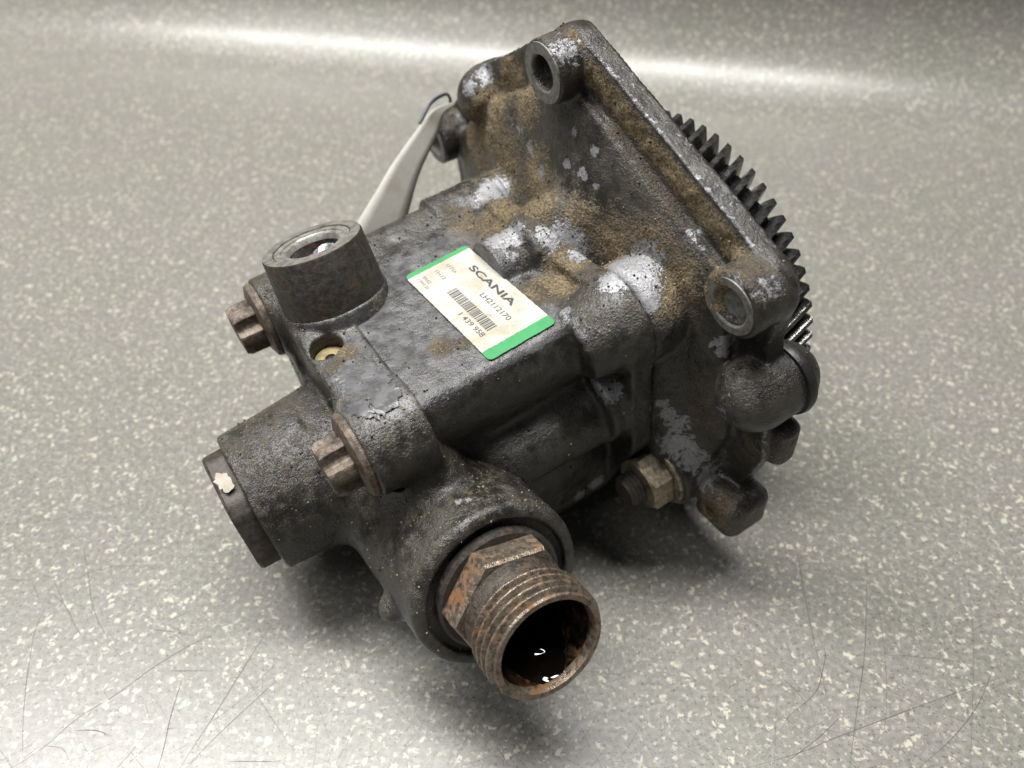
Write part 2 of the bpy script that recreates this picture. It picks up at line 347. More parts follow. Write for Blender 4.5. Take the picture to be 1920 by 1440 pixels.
M['table'] = mat_table()
def build_table():
    ang = R(-11.0); u = Vector((math.cos(ang), math.sin(ang), 0)); w = Vector((-math.sin(ang), math.cos(ang), 0))
    p0 = Vector((0.0, 0.600, 0)); RC = 0.080
    prof = [(-1.6, 0.0), (-1.0, 0.0), (-0.6, 0.0), (-0.3, 0.0), (-0.12, 0.0)]
    for i in range(0, 21):
        th = R(90)*i/20; prof.append((-0.022 + RC*math.sin(th), RC*(1-math.cos(th))))
    prof += [(-0.022+RC, RC+0.10), (-0.022+RC, RC+0.45)]
    vs, fs = [], []; xs = [-1.7 + 3.4*i/34 for i in range(35)]
    for x in xs:
        for (d, z) in prof: vs.append(p0 + u*x + w*d + Vector((0, 0, z)))
    n = len(prof)
    for i in range(len(xs)-1):
        for j in range(n-1): fs.append((i*n+j, (i+1)*n+j, (i+1)*n+j+1, i*n+j+1))
    o = mesh_obj('worktop', vs, fs, M['table']); o['kind'] = 'structure'
build_table()

# ================================================================ the pump
pump = bpy.data.objects.new('steering_pump', None); C.objects.link(pump); pump.matrix_world = PM; pump.empty_display_size = 0.02
pump['label'] = 'dirty dark grey cast power steering pump with gear, lying on the speckled worktop'; pump['category'] = 'pump'

E3 = (0.0, -0.30, 0.954); E2 = (0.0, 0.945, 0.327)
BOLTS = [(-58.0, -56.0, -13.0), (-57.0, 20.0, -13.0), (-57.0, -56.0, -82.0)]
PORT = np.array((-36.4, -36.2, 0.0)); FIT = np.array((-39.6, 63.8, -49.7)); HOLE = (-48.8, -14.8)

# ---- end cover
def f_cover(p):
    a, b, c = p
    d = smax(box(p, (-57, -60, -97.3), (-20, 27, 0), 6), a + 37.25, 0.3)
    d = smin(d, cyl(p, (-50, S[0], S[1]), (-1, 0, 0), 42.5, 29.5, 1.0, 26.2), 4)             # pressure valve barrel
    for (x, y, z) in BOLTS: d = smin(d, cyl(p, (x, y, z), (1, 0, 0), 20.5, 15.0, 1.2), 3)
    d = smin(d, cyl(p, FIT - np.array(E2)*62, E2, 62, 30.0, 3.0, 28.5), 7)                          # suction neck
    d = smin(d, cap(p, (-40, 16, -20), (-40, 30, -40), 12), 7)
    d = smin(d, cyl(p, PORT - np.array(E3)*14, E3, 13.6, 18.3, 1.0), 1.2)
    d = smin(d, cap(p, (-69, 44, -60), (-60, 40, -66), 5), 3)
    d = smax(d, -(cyl(p, FIT - np.array(E2)*3.0, E2, 8, 24.0, 0.6)), 0.8)                     # spot face of the suction neck
    d = smax(d, -box(p, (-66, -40, -26), (-54.5, 4, -3.5), 2), 2.5)                                 # hollow between the bolts
    d = smax(d, -cyl(p, (HOLE[0], HOLE[1], -8), (0, 0, 1), 14, 5.6, 0.5), 0.8)
    d = smax(d, -cyl(p, (-50, 18, -30), (-1, 0.1, -0.25), 18, 3.6, 0.5), 0.6)
    d = smax(d, -cyl(p, (-47, 27, -24), (-1, 0.35, 0.1), 16, 3.2, 0.5), 0.6)
    return d
# ---- main body
def f_body(p):
    a, b, c = p
    d = box(p, (-60, -59, -98), (36, 26.5, 0), 5)
    d = smin(d, cap(p, (-34, 15, -13), (36, 18, -13), 13.5), 5)
    d = smax(d, -cap(p, (-40, 36, -31), (30, 38, -32), 9.5), 5)                               # valley along the front
    d = smin(d, cap(p, (-12, 22, -47), (36, 25, -45), 14.5), 5)                               # channel below it
    d = smin(d, cyl(p, (22, 26, -41), (1, 0, 0), 14, 16.5, 1.5), 2)
    d = smin(d, box(p, (-30, -40, -99), (36, 30, -60), 12), 6)
    d = smax(d, c, 1.6)
    # mating flange with its ears
    fl = poly2(b, c, [(-57, -12), (28, -8), (30, -56), (14, -86), (-60, -88)]) - 13.5
    d = smin(d, slab(p, fl, 29, 38, 1.2), 3)
    d = smin(d, cyl(p, (17.5, 26, -10.5), (0.985, 0.08, 0.15), 21.5, 12.5, 1.5, 17.2), 3)
    d = smin(d, cap(p, (-12, -55, -11), (30, -56, -11), 11.5), 3)                             # pipe along the far edge
    d = smin(d, cyl(p, (12, -56, -10), (1, 0, 0), 30, 13.0, 1.5), 2)
    # stud boss on the top
    d = smin(d, cyl(p, (12.5, -15, -4), (1, 0, 0), 20, 11.6, 0.5), 1.2)
    d = smin(d, cyl(p, (25, -14, -3.5), (1, 0.1, 0), 16, 14.6, 3), 3)
    d = smax(d, -cyl(p, (22.5, 34, -22), (0.1, 1, 0.35), 14, 1.9, 0.4), 0.6)
    d = smax(d, -37.1 - a, 0.3)
    return d
# ---- flange housing
B1 = (-24.0, 53.0); B2 = (63.0, 17.0); BL1 = (-84.0, 19.0); BL2 = (69.5, -20.5); LB = (-113.0, -9.0); NUT = (46.0, -75.5)
PLATE = [B1, (61, 16), (59, -2), (63, -24), (66, -50), (56, -82), (20, -100), (-70, -102), (-112, -40), LB, BL1]
def f_flange(p):
    a, b, c = p
    pl = poly2(b, c, PLATE) - 10.3
    d = slab(p, pl, 57.5, 64.5, 0.5)
    t = np.clip((57.5 - a)/23.0, 0, 1.2); rr = np.sqrt((b-S[0])**2 + (c-S[1])**2)
    w = np.clip((t - 0.14)/0.60, 0, 1); w = w*w*(3-2*w)
    cone = (pl + 13.5)*(1-w) + (rr - 55)*w
    cone = smax(cone*0.7, 34 - a, 5); cone = smax(cone, a - 62, 1)
    d = smin(d, cone, 2.0)
    d = smin(d, cyl(p, (46, *B1), (1, 0, 0), 16, 10.2, 1.0), 3)
    d = smin(d, cyl(p, (46, *B2), (1, 0, 0), 16, 10.6, 1.4), 3)
    d = smin(d, cap(p, (56.5, *BL1), (68, *BL1), 11.0), 3.5)
    d = smin(d, cap(p, (55.5, *BL2), (66, *BL2), 12.2), 1.5)
    d = smin(d, cyl(p, (44, *LB), (1, 0, 0), 20, 10.5, 0.8), 3)
    d = smin(d, cyl(p, (40.5, *NUT), (1, 0, 0), 22, 15.2, 1.0), 7); d = smin(d, cap(p, (50, 40, -76), (56, 40, -40), 12), 8); d = smin(d, cap(p, (49, 31, -16), (52.5, 44, -70), 12.5), 6)
    d = smin(d, cyl(p, (36, 28, -7), (1, 0, 0), 16, 17.3, 3.0), 1.5)
    d = smin(d, cyl(p, (37, -56, -10), (1, 0, 0), 12, 12.6, 4), 3)
    d = smin(d, cap(p, (40, -14, 1), (56, -8, 14), 12), 12)
    d = smax(d, -cyl(p, (40, *B1), (1, 0, 0), 16, 5.4, 0.4), 0.8)
    d = smax(d, -cyl(p, (40, *LB), (1, 0, 0), 18, 6.0, 0.4), 0.8)
    d = smax(d, -sph(p, (42.4, *B2), 6.8), 1.2)
    # foot lugs below
    d = smin(d, box(p, (46, 58, -92), (66, 79, -73), 5), 2)
    d = smax(d, -cyl(p, (42, 68, -83), (1, 0, 0), 10, 3.2, 0.4), 0.8)
    d = smin(d, box(p, (60, 64, -55), (70, 81, -35), 4), 2)
    return d

# where paint has flaked, dust has settled and oil has crept: (a, b, c, radius, strength)
BARE_FL = [(38.9, 33.2, 9.6, 7, .95), (41.1, 26.5, 10.5, 9, 1.0), (38.1, 38, 6.9, 5, .8), (35.5, -1.4, 6.1, 8, .75), (36, 3, 6, 6, .65), (38.6, -42.5, 6.9, 6, .7), (37, -50, 3, 8, .85),
  (41.4, 47.7, -42.3, 5, .62), (42.9, 50.5, -46.7, 6, .66), (39.9, 45, -38.1, 4, .6), (47.1, 52.8, -63.1, 8, .72), (50.2, 57, -72, 8, .70), (43.7, 50.4, -56.5, 8, .70), (56.5, 57.7, -72.1, 6, .6), (45, 57, -84, 6, .62),
  (54.1, 56.3, -7.2, 3.5, .8), (53.3, 56.5, -11.2, 2.5, .8), (46, 64.2, 24.4, 5, .55), (52.4, 69.4, 25.4, 8, .44), (50.9, -18.1, 61.2, 8, .52), (51.6, -14, 35.4, 2.2, .85), (51.8, -4.4, 32.9, 2.4, .8), (48.5, -14.9, 24.5, 2.6, .85), (48.8, -6.5, 24.4, 2.8, .85), (49.1, .1, 22.6, 2.2, .8), (50.6, -47.4, 22.6, 3.5, .55), (48.6, -38, 19.1, 4, .58), (46.7, -29, 15.5, 3.5, .58),
  (44.3, 40.1, -43, 5, .55), (49.7, 50.4, -67.8, 6, .6), (55.6, -79.5, 29.3, 6, .62), (49.1, -81.5, 26.6, 5, .55),
  (45.5, 68, -24, 7, .46), (47, 70, -16, 6, .44), (54.7, 37.9, 22.6, 4, .48), (54, 41.4, 19.2, 4, .48), (52.4, 52.5, -9.1, 2.5, .55)]
DUST_FL = [(57.5, -62.7, 34.6, 9, .75), (52.9, -69.4, 21.2, 10, .7), (48.9, -77.4, 10.5, 12, .55), (51.9, -45.8, 33, 10, .6), (34.2, -17.8, 11.7, 12, .6), (39.1, .2, 12.8, 9, .6), (41, 11.9, 10.1, 10, .72), (45.3, 25.2, 13.8, 10, .7),
  (46.4, 38.9, 11.4, 9, .62), (44.6, 44, 5.2, 8, .55), (46.1, 56.1, 15, 5, .75), (46, 57.5, 21.9, 5, .7), (42.4, -55.3, 9.3, 14, .6), (44.5, -77.5, -2.1, 12, .45), (39.4, -32, 12.9, 13, .66), (56, -20, 62, 6, .5), (51.5, -68.4, 15.5, 12, .6), (49.2, -79.6, -5, 12, .5), (52.2, -89.9, -1, 10, .5), (46, -51, 2.8, 12, .6), (50, 68, -82, 13, .46), (65, 73, -45, 12, .42), (52, 55, -40, 14, .34)]
OIL_FL = [(57.5, 61.5, -5.2, 7, .9), (59.9, 69.5, -2.7, 8, .9), (62, 74, -14, 8, .7), (57, 63.4, -76.4, 9, .75), (57.4, 67.8, -71.7, 9, .75), (57.6, 71.1, -61.4, 8, .6), (52, 74, -80, 9, .5), (40, 44, -25, 10, .35)]
BARE_BD = [(34, 26.3, 10, 6, .8), (30.3, 24.4, 9.6, 3.5, .62), (19, -15.5, 6, 6, .8), (23, -14.9, 6.6, 6, .8), (18.2, -9.6, 4.4, 4, .6), (32.2, -5.9, 7.3, 6, .75), (35.2, 4.9, 4.4, 5, .62), (37.1, -48.6, 2.1, 7, .85), (30.5, -47.5, 2.2, 5, .62),
  (24.5, 35.5, -27.5, 5, .85), (22.8, 31.8, -25.6, 4, .8), (18, 25.2, -.5, 3.2, .78), (18.4, 22.7, .9, 2.5, .75), (22.6, 30.3, -86.5, 4, .85), (14, 30, -88, 4, .7), (38, 44, -40, 3, .55), (38, 42, -20, 2.5, .55)]
DUST_BD = [(31.6, -32.4, 2.7, 12, .62), (19.5, -39.4, 0, 10, .45), (16.3, 6.9, .1, 7, .55), (25.9, 8.5, .4, 8, .66), (17.9, -48.1, .7, 6, .4), (30, 6, 3, 8, .66), (20, -27, 0, 7, .5), (29, -25, 3, 9, .6), (-20, 9, 0, 4.5, .52), (-14, 12, 0, 3.5, .42), (10, 40, -35, 8, .2)]
OIL_BD = [(29, 41.5, -51, 9, .8), (29.2, 44, -42.6, 6, .7), (29, 41.7, -60.2, 9, .8), (28, 38, -70, 9, .6), (20, 36, -62, 8, .5)]
OIL_CV = [(-56.7, -40, -26.4, 9, .7), (-56.6, -30, -26.4, 9, .7), (-50, 33, -24, 6, .7), (-50, -30, 3, 9, .3)]
DUST_CV = [(-24.9, -19.1, 1, 6, .42), (-25, -14, .5, 6, .40), (-44.9, -8, 0, 5, .5), (-50, -4, 0, 5, .45), (-33, 48, -28, 10, .28), (-55, 45, -50, 12, .32), (-48, 55, -62, 12, .35), (-30, 30, -25, 8, .25)]
BARE_CV = [(-38.7, 44.3, -26.1, 1.6, .62), (-36, 46, -26, 1.4, .6)]
def ex_flange(v, n, att):
    pl = poly2(v[:, 1], v[:, 2], PLATE) - 10.3
    up = np.clip((v[:, 2] + 20)/40, 0, 1); right = np.clip((v[:, 1] + 60)/30, 0, 1)
    ledge = np.exp(-((v[:, 0] - 57.0)/2.6)**2)*np.exp(-((pl + 6.5)/5.5)**2)*up*right
    att['dust'] = np.maximum(att['dust'], ledge*1.0)
    rim = np.exp(-(pl/1.0)**2)*((v[:, 0] > 56.8)); att['bare'] = np.maximum(att['bare'], rim*(0.40 + 0.12*(v[:, 0] < 58.6)))
    att['dust'] = att['dust']*(1 - rim)
    att['dust'] = np.maximum(att['dust'], (0.15 + 0.24*np.clip(n[:, 2], 0, 1))*(v[:, 0] < 57)*np.clip((v[:, 2]+40)/40, 0.45, 1))
    att['oil'] = np.maximum(att['oil'], 0.8*(v[:, 0] > 63.5))
def ex_body(v, n, att):
    far = np.clip((v[:, 0] + 5)/40, 0, 1); att['dust'] = np.maximum(att['dust'], np.clip(n[:, 2], 0, 1)*0.34*far + 0.05)
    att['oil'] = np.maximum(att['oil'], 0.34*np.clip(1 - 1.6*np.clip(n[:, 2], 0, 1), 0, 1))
    att['coat_sheen'] = np.clip((v[:, 2] + 4.0)/3.5, 0, 1)*np.clip((24 - v[:, 0])/12, 0, 1)*np.clip((v[:, 1]+48)/14, 0, 1)  # topcoat on the top face, coloured lighter to carry lamp sheen too
def ex_cover(v, n, att):
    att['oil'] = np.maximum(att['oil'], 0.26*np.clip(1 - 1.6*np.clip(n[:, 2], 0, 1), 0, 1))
    att['coat_sheen'] = np.clip((v[:, 2] + 3.0)/3.0, 0, 1)*np.clip((v[:, 1] + 32)/14, 0, 1)*(v[:, 1] < 27) + 0.34*np.clip((-66 - v[:, 0])/12, 0, 1)*np.clip(n[:, 2]+0.3, 0, 1)  # topcoat on top, plus sheen painted on the barrel's upper side
    att['dust'] = np.maximum(att['dust'], 0.20 + 0.10*np.clip(n[:, 2], 0, 1))
casting('end_cover', f_cover, (-97, -80, -110), (-4, 72, 12), 0.75, M['cast'], pump, BARE_CV, DUST_CV, OIL_CV, ex_cover)
casting('main_body', f_body, (-42, -76, -112), (44, 64, 18), 0.8, M['cast'], pump, BARE_BD, DUST_BD, OIL_BD, ex_body)
casting('flange_housing', f_flange, (30, -128, -120), (76, 94, 70), 0.8, M['cast_flange'], pump, BARE_FL, DUST_FL, OIL_FL, ex_flange)

# ---- outlet port
def thread_lathe(name, rad_fn, z0, z1, nz, mat, parent, seg=96):
    vs, fs = [], []
    for i in range(nz+1):
        z = z0 + (z1-z0)*i/nz
        for k in range(seg):
            th = 2*math.pi*k/seg; r = rad_fn(z, th); vs.append((r*math.cos(th)*MM, r*math.sin(th)*MM, z*MM))
    for i in range(nz):
        for k in range(seg):
            k2 = (k+1) % seg; fs.append((i*seg+k, i*seg+k2, (i+1)*seg+k2, (i+1)*seg+k))
    return mesh_obj(name, vs, fs, mat, parent)
ph = 19.2
top_port = put(lathe('outlet_port', [(17.9, -8), (17.6, 3), (17.0, ph-0.6), (16.7, ph)], M['port'], pump, 96, closed=True), PORT, E3)
rim = lathe('rim', [(16.65, ph-0.5), (16.65, ph+0.15), (13.4, ph+0.12), (13.2, ph-0.9), (12.8, ph-0.9)], M['rim'], top_port, 96, closed=True)
seat = lathe('seat_ring', [(13.2, ph-0.9), (12.9, ph-0.15), (11.0, ph-0.25), (10.8, ph-0.7), (9.2, ph-0.9), (8.7, ph-1.9), (8.5, ph-2.6)], M['machined'], top_port, 96, closed=True)

# ---- suction fitting
fitting = bpy.data.objects.new('suction_fitting', None); link(fitting, pump); put(fitting, tuple(FIT + 1.2*np.array(E2)), E2, R(12)); fitting.scale = (0.965,)*3
fitting.empty_display_size = 0.01
def hexstar(th, i): 
    x = (th + math.pi/6) % (math.pi/3) - math.pi/6; return 1/math.cos(x)
lathe('washer', [(21.5, -3), (21.5, -0.6), (20.5, 0.2), (16, 0.2)], M['port'], fitting, 96, closed=True)
hx = [(16.1, 0.0), (17.8, 0.0), (18.1, 1.2), (18.1, 8.0), (17.5, 9.2), (16.1, 9.3)]
lathe('hex', hx, M['fitting'], fitting, 96, star=lambda th, i: hexstar(th, i) if 0 < i < 5 else 1.0, angle=20, closed=True)
lathe('collar', [(17.4, 9.0), (17.7, 10.5), (17.3, 13.5), (17.0, 16.2)], M['fitting_dark'], fitting, 96, closed=True)
PITCHT = 3.1
def thr(z, th):
    x = ((z/PITCHT + th/(2*math.pi)) % 1.0); tri = abs(x-0.5)*2
    e = 1.0 if z < 27.5 else max(0.0, 1-(z-27.5)/1.5)
    s = min(1.0, max(0.0, (z-15.5)/2.0))
    return 17.0 + 2.1*s*(min(1, max(0, (tri-0.22)*1.7)))*(0.35+0.65*e) - (1-e)*0.5
thread_lathe('thread', thr, 15.5, 29.0, 90, M['fitting'], fitting, 128)
lathe('mouth_rim', [(17.2, 28.4), (18.0, 29.1), (17.6, 29.8), (15.9, 29.7), (15.4, 28.6), (15.3, 26.8)], M['fitting'], fitting, 96, closed=True)
lathe('bore', [(15.3, 26.8), (15.3, 12), (14.9, 2), (0.0, 2)], M['bore'], fitting, 96, closed=True)

# ---- drive gear, every tooth a piece
gear = bpy.data.objects.new('drive_gear', None); link(gear, pump); put(gear, (76.0, S[0], S[1]), (1, 0, 0)); gear.empty_display_size = 0.01
lathe('gear_body', [(20, 0), (58, 0), (61.0, 1), (61.0, 31), (58, 32), (20, 32)], M['gear'], gear, 128)
def tooth_mesh():
    vs, fs = [], []; NZ = 6; helix = R(18)
    prof = [(-2.75, 60.4), (-2.3, 63.2), (-1.45, 66.9), (-1.0, 68.0), (1.0, 68.0), (1.45, 66.9), (2.3, 63.2), (2.75, 60.4)]
    for i in range(NZ+1):
        z = 32.0*i/NZ; tw = -math.tan(helix)*z
        for (x, r) in prof:
            th = (x+tw)/66.0; vs.append((r*math.cos(th)*MM, r*math.sin(th)*MM, (z + (0.4 if i == 0 else -0.4 if i == NZ else 0))*MM))
    n = len(prof)
    for i in range(NZ):
        for j in range(n-1): fs.append((i*n+j, i*n+j+1, (i+1)*n+j+1, (i+1)*n+j))
    fs.append(tuple(range(n))[::-1]); fs.append(tuple(NZ*n+j for j in range(n)))
    me = bpy.data.meshes.new('tooth'); me.from_pydata(vs, [], fs); me.update(); me.materials.append(M['gear']); me.shade_smooth(); me.set_sharp_from_angle(angle=R(35)); return me
tm = tooth_mesh(); NT_ = 64
for k in range(NT_):
    o = link(bpy.data.objects.new('tooth', tm), gear); o.rotation_euler = (0, 0, 2*math.pi*k/NT_)

# ---- fasteners
def torx(parent, abc, roll):
    r = bpy.data.objects.new('torx_bolt', None); link(r, parent); put(r, abc, (-1, 0, 0), roll); r.scale = (1.1, 1.1, 1.1); r.empty_display_size = 0.005
    lathe('bolt_flange', [(12.6, -0.5), (12.8, 0.8), (12.3, 2.0), (9.5, 3.0), (7, 3.2)], M['bolt'], r, 64)
    st = lambda th, i: 1.04 + 0.24*max(-0.8, min(0.45, math.cos(6*th)))
    lathe('bolt_head', [(7.8, 2.0), (7.4, 3.4), (7.2, 9.2), (6.5, 10.5), (4.6, 10.7), (4.0, 10.0), (0, 9.8)], M['bolt'], r, 96, star=lambda th, i: st(th, i) if i < 4 else 1, angle=40)
    return r
for i, (x, y, z) in enumerate(BOLTS): torx(pump, (x, y, z), R(10 + 17*i))
nut = bpy.data.objects.new('stud_nut', None); link(nut, pump); put(nut, (40.8, *NUT), (-1, 0, 0), R(8)); nut.scale = (1.15, 1.15, 1.05); nut.empty_display_size = 0.005
lathe('washer', [(11.6, -0.4), (11.8, 1.2), (11.4, 1.9), (6, 1.9)], M['nut'], nut, 64)
lathe('nut', [(8.2, 1.8), (8.7, 2.4), (8.7, 9.8), (8.1, 10.6), (5.2, 10.6)], M['nut'], nut, 96, star=lambda th, i: hexstar(th, i) if 0 < i < 3 else 1.06, angle=20)
def thr2(z, th):
    x = ((z/1.5 + th/(2*math.pi)) % 1.0); return 4.9 + 0.7*abs(x-0.5)*2 if z < 16 else 4.9 - (z-16)*0.5
thread_lathe('stud', thr2, 8, 17, 60, M['port'], nut, 48)
lathe('stud_end', [(4.5, 16.5), (4.3, 17.0), (0, 17.0)], M['port'], nut, 48)

# ---- valve plug on the barrel's end
plug = lathe('valve_plug', [(23.2, -2), (23.4, 1), (23.2, 7.2), (22.6, 8.2), (12, 8.2), (11, 6), (0, 6)], M['port'], pump, 96, star=lambda th, i: 1.0 if i > 3 else min(1.0, 0.925*hexstar(th, i)), angle=25)
put(plug, (-91.6, S[0], S[1]), (-1, 0, 0), R(20))

# ---- plug, seal, paste, oil
yp = lathe('hole_plug', [(5.5, 0), (5.2, 1.6), (1.9, 1.6), (1.8, 0.4), (0, 0.4)], M['yellow'], pump, 40)
put(yp, (HOLE[0], HOLE[1], -7.2), (0, 0, 1))
yd = lathe('plug_hole', [(1.75, 0.0), (1.75, 0.25), (0, 0.25)], M['hole'], yp, 24); yd.location = (0, 0, 0.5*MM)
seal = lathe('seal_cap', [(11.0, -1), (13.2, -0.5), (13.6, 1.0), (13.2, 2.6), (10, 3.0)], M['rubber'], pump, 64); put(seal, (66.0, *BL2), (1, 0, 0))
def paste():
    bm = bmesh.new(); bmesh.ops.create_grid(bm, x_segments=26, y_segments=26, size=9.3*MM)
    for v in list(bm.verts):
        r = v.co.length/MM
        if r > 9.4 or v.co.x/MM + 0.6*v.co.y/MM > 2.2 + 1.5*math.sin(v.co.y/MM*1.3): bm.verts.remove(v)
    co = np.array([v.co[:] for v in bm.verts])/MM
    z = vnoise(co, 0.30, 5)*5.0 + vnoise(co, 0.9, 6)*0.9
    for v, q in zip(bm.verts, z): v.co.z = q*MM
    o = bm_obj('silver_paste', bm, M['silver'], top_port, 180); o.location = (0, 0, (ph-8.5)*MM)
lathe('port_bore', [(8.5, ph-2.6), (8.3, ph-14), (0, ph-14)], M['bore'], top_port, 48, closed=True)
paste()
def oil_pool():
    up = (PM.to_3x3() @ (fitting.rotation_quaternion.to_matrix())).inverted() @ Vector((0, 0, 1))
    ux, uy, T = up.x, up.y, math.asin(up.z); l = math.hypot(ux, uy); d = Vector((ux/l, uy/l, 0)); e = Vector((-d.y, d.x, 0))
    const = -14.9*math.cos(T) + 27.5*math.sin(T); vs, fs = [], []; n = 0
    for i in range(13):
        z = 2.4 + (27.3-2.4)*i/12; y = (const - z*math.sin(T))/math.cos(T); hw = math.sqrt(max(0.01, 15.25**2 - y*y))
        for k in range(9): vs.append((d*y + e*(hw*(k/4-1)) + Vector((0, 0, z)))*MM)
    for i in range(12):
        for k in range(8): fs.append((i*9+k, i*9+k+1, (i+1)*9+k+1, (i+1)*9+k))
    mesh_obj('oil_pool', vs, fs, M['oil'], fitting)
oil_pool()

# ---- printed label stuck on the flat top
lab = bpy.data.objects.new('data_label', None); link(lab, pump); lab.location = V(0, 0, 0.0); lab.rotation_euler = (0, 0, R(2.3)); lab.empty_display_size = 0.005
def round_rect(x0, x1, y0, y1, rc, z0, z1, rough, name, mat, parent):
    pts = []
    def edge(p, q, n):
        for i in range(n): pts.append((p[0]+(q[0]-p[0])*i/n, p[1]+(q[1]-p[1])*i/n))
    rs = rc if isinstance(rc, tuple) else (rc,)*4
    cs = [((x0, y0), 180, rs[0]), ((x1, y0), 270, rs[1]), ((x1, y1), 0, rs[2]), ((x0, y1), 90, rs[3])]
    arcs = []
    for ((x, y), a0, r) in cs:
        cx = x + (r if x == x0 else -r); cy_ = y + (r if y == y0 else -r)
        arcs.append([(cx + r*math.cos(R(a0+90*k/4)), cy_ + r*math.sin(R(a0+90*k/4))) for k in range(5)] if r > 0 else [(x, y)])
    for i in range(4):
        pts += arcs[i]; p, q = arcs[i][-1], arcs[(i+1) % 4][0]; L = math.hypot(q[0]-p[0], q[1]-p[1]); n = max(2, int(L/0.7))
        for k in range(1, n): pts.append((p[0]+(q[0]-p[0])*k/n + random.uniform(-rough, rough), p[1]+(q[1]-p[1])*k/n + random.uniform(-rough, rough)))
    n = len(pts); vs = [(x*MM, y*MM, z1*MM) for x, y in pts] + [(x*MM, y*MM, z0*MM) for x, y in pts]
    fs = [tuple(range(n))] + [(i, n+i, n+(i+1) % n, (i+1) % n) for i in range(n)]
    return mesh_obj(name, vs, fs, mat, parent, smooth=False)
round_rect(-26.4, 19.3, -12.1, 13.1, 0, 0.0, 0.50, 0.10, 'label_film', M['label'], lab)
round_rect(-28.6, -26.42, -12.0, 13.0, (1.6, 0, 0, 1.6), 0.0, 0.50, 0.08, 'green_band', M['green'], lab)
round_rect(19.32, 23.7, -12.2, 13.2, (0, 1.6, 1.6, 0), 0.0, 0.51, 0.08, 'green_band', M['green'], lab)
def text(body, u0, u1, v, h, mat, bold=0.0, name='lettering'):
    cu = bpy.data.curves.new(name, 'FONT'); cu.body = body; cu.size = 1.0; cu.offset = bold; cu.resolution_u = 3
    tmp = bpy.data.objects.new('tmp', cu); C.objects.link(tmp); dg = bpy.context.evaluated_depsgraph_get(); dg.update()
    me = bpy.data.meshes.new_from_object(tmp.evaluated_get(dg)); bpy.data.objects.remove(tmp); bpy.data.curves.remove(cu)
    co = np.zeros(len(me.vertices)*3, np.float32); me.vertices.foreach_get('co', co); co = co.reshape(-1, 3)
    lo, hi = co.min(0), co.max(0); co[:, 0] = (u0 + (co[:, 0]-lo[0])/(hi[0]-lo[0])*(u1-u0))*MM; co[:, 1] = (v + (co[:, 1]-lo[1])/(hi[1]-lo[1])*h)*MM; co[:, 2] = 0.55*MM
    me.vertices.foreach_set('co', co.ravel()); me.name = name; me.materials.clear(); me.materials.append(mat); me.update()
    return link(bpy.data.objects.new(name, me), lab)
text('SCANIA', -17.4, 8.3, 6.7, 2.75, M['ink'], 0.028)
text('LH2112170', -3.2, 12.9, 1.9, 2.0, M['ink_grey'], 0.008)
text('1 439 958', 0.0, 13.5, -8.6, 1.9, M['ink_grey'], 0.008)
text('8562', -23.9, -19.3, -7.8, 1.2, M['ink_faded'])
text('CPM 35', -24.0, -17.4, -9.8, 1.1, M['ink_faded'])
text('1H12', -23.7, -17.8, -3.0, 1.5, M['ink_faded'])
text('LF73A', -23.9, -18.2, 1.7, 1.3, M['ink_faded'])
def barcode():
    vs, fs = [], []; u = -11.5; r = random.Random(4)
    while u < 12.7:
        w = r.choice((0.22, 0.22, 0.45, 0.66)); n = len(vs); vs += [(u*MM, -5.6*MM, 0.55*MM), ((u+w)*MM, -5.6*MM, 0.55*MM), ((u+w)*MM, -1.8*MM, 0.55*MM), (u*MM, -1.8*MM, 0.55*MM)]; fs.append((n, n+1, n+2, n+3)); u += w + r.choice((0.25, 0.3, 0.5))
    mesh_obj('barcode', vs, fs, M['ink_grey'], lab, smooth=False)
barcode()

# ---- paper tag tied to the far boss (its own thing)
def ribbon(name, pts, width, thick, mat, parent, wdir):
    """curved strip through pump-space points, width along wdir"""
    n = len(pts); vs, fs = [], []
    for i, p in enumerate(pts):
        w = width if not callable(width) else width(i/(n-1)); wd = np.array(wdir(i/(n-1)))
        tv = np.array(pts[min(i+1, n-1)]) - np.array(pts[max(i-1, 0)]); wd = wd/np.linalg.norm(wd); nn = np.cross(tv, wd); nn = nn/np.linalg.norm(nn)*thick/2
        for k in range(5):
            q = np.array(p) + wd*w*(k/4); vs.append(q + nn); vs.append(q - nn)
    m = 10
    for i in range(n-1):
        for k in range(4):
            a, b = i*m+2*k, i*m+2*k+2; fs.append((a, b, b+m, a+m)); fs.append((a+1, a+1+m, b+1+m, b+1))
        fs.append((i*m, i*m+m, i*m+m+1, i*m+1)); fs.append((i*m+8, i*m+9, i*m+m+9, i*m+m+8))
    fs.append((0, 1, 3, 2)); 
    return [V(*v) for v in vs], fs
def catmull(P, n):
    P = [np.array(p, float) for p in P]; P = [2*P[0]-P[1]] + P + [2*P[-1]-P[-2]]; out = []
    for i in range(1, len(P)-2):
        for k in range(n):
            t = k/n; out.append(0.5*((2*P[i]) + (-P[i-1]+P[i+1])*t + (2*P[i-1]-5*P[i]+4*P[i+1]-P[i+2])*t*t + (-P[i-1]+3*P[i]-3*P[i+1]+P[i+2])*t**3))
    out.append(P[-2]); return out
tag = bpy.data.objects.new('paper_tag', None); C.objects.link(tag); tag.matrix_world = PM; tag.empty_display_size = 0.01
tag['label'] = 'narrow white paper tag hanging by a dark wire from the boss behind the port'; tag['category'] = 'tag'
TP = catmull([(54, -110, 6.5), (44, -108, 8.0), (35, -105, 5.0), (17, -96, 0), (4, -89, -5), (-6, -84, -9), (-14, -80, -13), (-22, -76, -17)], 6)
vs, fs = ribbon('strip', TP, lambda t: 2.0 + 18.0*min(1, t*1.4), 0.25, None, None, lambda t: (0.75, 0.15, -0.6))
mesh_obj('strip', vs, fs, M['paper'], tag)
